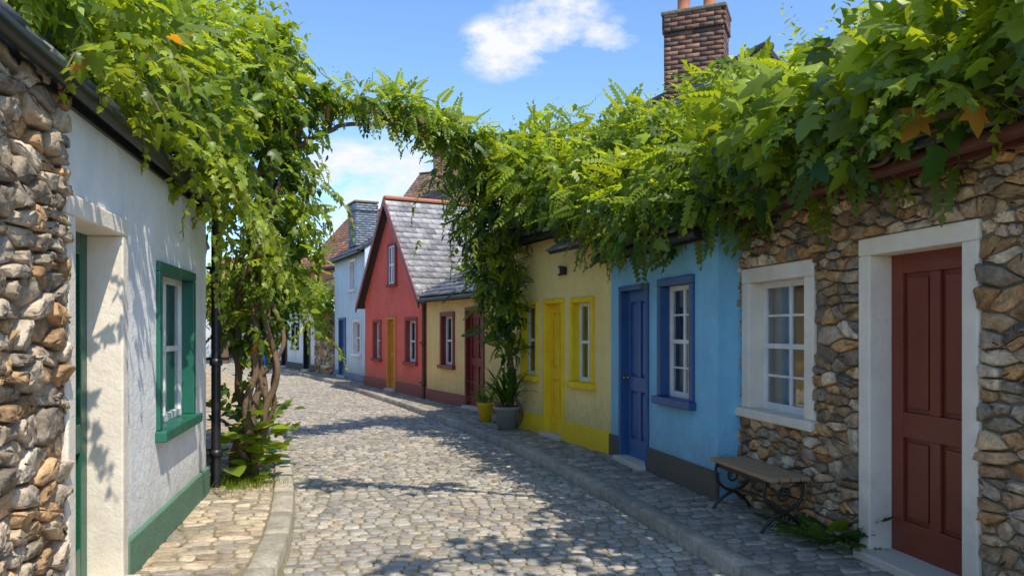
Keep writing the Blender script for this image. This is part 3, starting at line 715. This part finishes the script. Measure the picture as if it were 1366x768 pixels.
vine('stem_1',RV,[(.06,11.8,.1),(.05,11.75,.9),(-.15,11.7,1.7),(-.1,11.7,2.8),(-.1,11.5,3.8)],.035,.02,.04)
vine('stem_2',RV,[(-.1,11.6,4.1),(.5,10.6,3.8),(1.1,9.2,3.4),(1.6,7.8,2.9),(2.0,6.4,2.85),(2.3,5,2.85),(2.6,3.5,2.9)],.045,.03,.06,26)
vine('stem_3',RV,[(1.75,7.4,2.7),(1.9,6.4,2.65),(2.15,5.4,2.72),(2.3,4.6,2.7),(2.5,3.8,2.8)],.022,.012,.05,20)
# --- left climber
LV=empty('climbing_vine')
lcolb=[(-2.70,8.5,4.4,.52,.55,.55),(-2.95,8.4,4.95,.5,.5,.45),(-2.62,8.45,3.7,.46,.42,.55),(-2.6,8.4,2.95,.42,.38,.55),(-2.65,8.3,2.25,.42,.35,.5),(-2.78,8.2,1.7,.33,.28,.42)]
leave=[(-2.95,7.0,3.6,.6,.7,.55),(-2.7,6.0,3.45,.5,.65,.5),(-2.5,5.1,3.4,.45,.6,.45),(-2.4,4.2,3.4,.38,.55,.38),(-2.35,3.4,3.4,.36,.55,.35),(-2.9,7.6,4.3,.65,.65,.6),(-3.0,6.2,4.1,.6,.8,.5),(-2.85,5.0,3.9,.5,.8,.4)]
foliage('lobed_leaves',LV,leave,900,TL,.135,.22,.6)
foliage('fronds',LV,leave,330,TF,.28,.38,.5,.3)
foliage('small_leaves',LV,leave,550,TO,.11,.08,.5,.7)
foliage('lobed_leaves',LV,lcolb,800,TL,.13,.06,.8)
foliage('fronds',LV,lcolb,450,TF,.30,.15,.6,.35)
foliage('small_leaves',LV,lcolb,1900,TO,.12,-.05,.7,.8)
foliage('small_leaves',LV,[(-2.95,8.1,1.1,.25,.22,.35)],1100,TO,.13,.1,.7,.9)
st=[(-2.94+.208*(7.2-y)+random.uniform(.08,.35),y,random.uniform(2.85,3.25)) for y in rng.uniform(3.3,7.3,70)]
tendrils('hanging_shoots',LV,st,.5,TL,.12,.055,.35)
st=[(-2.94+.208*(7.2-y)+random.uniform(.15,.45),y,random.uniform(2.7,3.2)) for y in rng.uniform(5.8,7.4,42)]
tendrils('hanging_shoots',LV,st,1.1,TL,.12,.055,.35)
st=[(-2.65+random.gauss(0,.28),8.3+random.gauss(0,.25),random.uniform(1.6,4)) for _ in range(70)]
tendrils('hanging_shoots',LV,st,.7,TO,.12,.04,.2)
upshoots('young_shoots',LV,[tuple(np.array(b[:3])+np.array([random.gauss(0,.3),random.gauss(0,.3),b[5]*.8])) for b in leave+lcolb[:2] for _ in range(5)],.35,.09)
for i in range(7):
    a=random.uniform(0,6.28); x0,y0=-2.9+.15*math.cos(a),8.0+.1*math.sin(a)
    vine('stem_%d'%i,LV,[(x0,y0,.08),(x0+random.gauss(.05,.1),y0,.7),(x0+random.gauss(.12,.1),y0+.05,1.5),(-2.75+random.gauss(0,.12),8.1,2.3),(-2.65+random.gauss(0,.12),8.2,3.2),(-2.6,8.45,4.3)],random.uniform(.025,.055),.02,.045,22)
AV=empty('added_shadow_vine')
ap=[(-2.75,8.4,3.5),(-2.5,8.6,4.0),(-2.15,8.95,4.32),(-1.75,9.5,4.42),(-1.3,10.1,4.45),(-.8,10.8,4.38),(-.3,11.5,4.3)]
vine('main_branch',AV,ap,.055,.035,.03,20)
vine('branch_2',AV,[(-2.7,8.35,3.3),(-2.4,8.7,3.85),(-2.0,9.1,4.15),(-1.5,9.8,4.35),(-.9,10.6,4.32)],.03,.018,.04,16)
m=MB(); m.prism([(-2.7,8.4,4.37),(-2.7,8.43,4.37),(-2.7,8.43,4.41),(-2.7,8.4,4.41)],(1.5,1.9,.05)); m.make('support_bar',M['iron'],AV)
ab=[(-2.2,8.9,4.44,.30,.35,.17),(-1.85,9.35,4.53,.26,.35,.17),(-1.45,9.9,4.6,.28,.4,.22),(-1.05,10.45,4.53,.30,.4,.24),(-.7,10.95,4.45,.36,.4,.32)]
foliage('fronds',AV,ab,1300,TF,.30,.25,.25,.8)
foliage('small_leaves',AV,ab,2100,TO,.11,.05,.4,.9)
st=[tuple(np.array(ap[2])+(np.array(ap[6])-np.array(ap[2]))*t+rng.normal(0,.1,3)) for t in rng.random(36)]
tendrils('hanging_shoots',AV,st,.42,TO,.10,.04,.25); upshoots('young_shoots',AV,st,.4,.09)
# --- vine strands above the frame, added to throw leaf shadows on the road
OV=empty('added_shadow_vine')
vine('main_branch',OV,[(-2.6,4.9,3.9),(-1.8,5.1,4.7),(-.6,5.3,5.0),(.8,5.3,5.0),(2.0,5.0,4.6),(2.8,4.6,3.9)],.05,.03,.03,20)
ob=[(-1.7,5.1,4.85,.4,.25,.2),(-.9,5.2,5.05,.42,.25,.2),(.1,5.3,5.1,.42,.25,.2),(1.1,5.2,5.0,.45,.28,.22)]
foliage('lobed_leaves',OV,ob,1100,TL,.15,.1,.4,.8)
ob2=[(1.9,3.2,4.5,.6,.5,.3),(2.3,3.9,4.4,.5,.5,.3),(2.5,2.6,4.2,.6,.6,.4),(1.2,2.7,4.7,.4,.4,.2)]  # leaf clumps out of view, added to dapple the near road
foliage('lobed_leaves',OV,ob2,520,TL,.17,.1,.4,.8)
vine('branch_2',OV,[(2.9,3.3,3.6),(2.3,3.2,4.3),(1.6,3.0,4.6),(.9,2.5,4.75)],.04,.02,.04,12)
FV=empty('ivy'); fb=[(-6.7,26.4,2.8,.7,.8,.6),(-7.5,27.5,2.9,.75,.8,.55),(-8.3,28.8,2.95,.7,.9,.5),(-9.2,30.3,2.8,.7,.9,.45),(-6.6,26.3,2.0,.4,.5,.6)]
foliage('leaves',FV,fb,1100,TO,.2,.35,.5,.5)
tr=empty('distant_tree'); fb=[(-14,37,3.6,1.6,1.4,1.5),(-15.5,36,3,1.5,1.4,1.3),(-12.6,38.0,4.2,1.3,1.2,1.2),(-11.8,37.2,3.2,.9,.9,.9)]
foliage('leaves',tr,fb,480,TO,.3,.25,.4,.7); curve('trunk',[(-14.2,37,0),(-14.1,37,1.5),(-14,37,3.2)],.2,M['barkm'],tr); curve('limb_1',[(-14.1,37,1.6),(-13.2,37.4,2.8),(-12.4,37.8,3.8)],.1,M['barkm'],tr)
def rosette(name,x,y,z,n,size,tmpl,up=.7,bright=.3,spread=.05,h=.0):
    p=empty(name,(0,0,0)); a=rng.uniform(0,6.28,n); e=rng.uniform(.15,1.2,n)*up
    d=np.stack([np.cos(a),np.sin(a),e],1); nn=np.stack([-np.cos(a)*.6,-np.sin(a)*.6-.2,np.ones(n)],1)+rng.normal(0,.15,(n,3))
    P=np.stack([x+rng.normal(0,spread,n)+np.cos(a)*spread,y+rng.normal(0,spread,n)+np.sin(a)*spread,z+rng.random(n)*h],1)
    inst('leaves',tmpl[0],tmpl[1],P,frames(d,nn),size*rng.uniform(.6,1.2,n),lcol(n,np.full(n,bright)),M['leaf'],p,False); return p
rosette('yucca_plant',-.08,11.75,.42,70,.55,TB,1.6,.05,.05,.25)
rosette('potted_plant',-.45,12.75,.4,60,.3,TB,1.4,.25,.05,.1)
rosette('leafy_plant',-2.66,7.8,.14,34,.22,TW,.7,.7,.11,.5)
rosette('leafy_plant',-2.85,8.0,.14,34,.2,TW,.7,.5,.14,.75)
rosette('leafy_plant',-2.9,8.5,.12,50,.2,TL,.8,.4,.18,.8)
rosette('fern',2.28,5.35,.12,26,.28,TF,1.0,0,.05,.08)
rosette('fern',2.16,5.75,.12,14,.18,TF,1.0,0,.05,.05)
gr=empty('grass'); P=[];D=[]
for _ in range(2600):
    k=random.random()
    if k<.4: x,y=-2.75+random.gauss(0,.2),7.55+random.gauss(0,.18)
    elif k<.7:
        y=random.uniform(7.6,14); x=np.interp(y,YS,LX)-.25-abs(random.gauss(0,.2))
    else:
        y=random.uniform(4.0,12); x=np.interp(y,YS,LX)+abs(random.gauss(0,.25))
    P.append((x,y,.08 if k<.7 else -.01)); a=random.random()*6.28; D.append((math.cos(a)*.5,math.sin(a)*.5,1))
P=np.array(P);D=np.array(D); zz=np.where(P[:,2]>.05,1,.4); inst('blades',TB[0],TB[1],P,frames(D,np.cross(D,[.3,1,.2])),rng.uniform(.04,.12,len(P))*zz,lcol(len(P),np.full(len(P),.5)),M['leaf'],gr,False)
# ------------------------------------------------------------------ world, sun, camera
EL=math.radians(56)
S=Vector((.60*math.cos(EL),-.80*math.cos(EL),math.sin(EL))).normalized()
W=bpy.data.worlds.new('World'); SC.world=W; W.use_nodes=True; nt=W.node_tree; nt.nodes.clear()
out=nt.nodes.new('ShaderNodeOutputWorld'); bg=nt.nodes.new('ShaderNodeBackground'); bg.inputs[1].default_value=.15
sky=nt.nodes.new('ShaderNodeTexSky'); sky.sky_type='NISHITA'; sky.sun_disc=False; sky.sun_elevation=EL; sky.sun_rotation=math.atan2(S.x,S.y)
sky.air_density=1.0; sky.dust_density=.5; sky.ozone_density=1.6
tc=nt.nodes.new('ShaderNodeTexCoord'); v=tc.outputs['Generated']
mp=nt.nodes.new('ShaderNodeMapping'); mp.inputs['Scale'].default_value=(1,1,2.0); nt.links.new(v,mp.inputs[0])
nz=noise(nt,mp.outputs[0],9,8,.62)
acc=None
for (d,r) in (((.055,1,.405),.085),((-.01,1,.375),.075),((.02,1,.39),.06),((.12,1,.39),.05),((-.20,1,.18),.14),((-.14,1,.20),.12),((-.24,1,.20),.10),((-.02,1,.16),.10),((-.10,1,.25),.06),((-.5,1,.25),.15),((.6,1,.3),.2)):
    dv=Vector(d).normalized(); sb=nt.nodes.new('ShaderNodeVectorMath'); sb.operation='SUBTRACT'; nt.links.new(v,sb.inputs[0]); sb.inputs[1].default_value=dv
    sc_=nt.nodes.new('ShaderNodeVectorMath'); sc_.operation='MULTIPLY'; nt.links.new(sb.outputs[0],sc_.inputs[0]); sc_.inputs[1].default_value=(1,1,1.7)
    ln=nt.nodes.new('ShaderNodeVectorMath'); ln.operation='LENGTH'; nt.links.new(sc_.outputs[0],ln.inputs[0])
    k=mth(nt,'SUBTRACT',1.0,mth(nt,'DIVIDE',ln.outputs['Value'],r)); k=mth(nt,'MAXIMUM',k,0.0)
    acc=k if acc is None else mth(nt,'MAXIMUM',acc,k)
cl=mth(nt,'ADD',mth(nt,'MULTIPLY',acc,.6),mth(nt,'MULTIPLY',mth(nt,'SUBTRACT',nz,.5),2.4))
cl=mth(nt,'MULTIPLY',ramp(nt,cl,[(.12,0),(.6,1)]),ramp(nt,acc,[(0,0),(.3,1)]))
skc=mixc(nt,1.0,sky.outputs[0],(1.24,1.50,1.78),'MULTIPLY')
mc=mixc(nt,cl,skc,(6.4,6.5,6.7)); nt.links.new(mc,bg.inputs[0]); nt.links.new(bg.outputs[0],out.inputs[0])
sl=bpy.data.lights.new('sun','SUN'); sl.energy=5.0; sl.angle=math.radians(.5); sl.color=(1,.92,.78)
so=bpy.data.objects.new('sun',sl); COL.objects.link(so); so.rotation_euler=S.to_track_quat('Z','Y').to_euler()
cam=bpy.data.cameras.new('camera'); cam.lens=26.35; cam.sensor_width=36; cam.shift_y=.041; cam.clip_end=2000; cam.clip_start=.05
co=bpy.data.objects.new('camera',cam); COL.objects.link(co); co.location=(0,0,1.65); co.rotation_euler=(math.radians(90),0,0)
SC.camera=co
SC.view_settings.view_transform='Standard'; SC.view_settings.look='None'; SC.view_settings.exposure=0
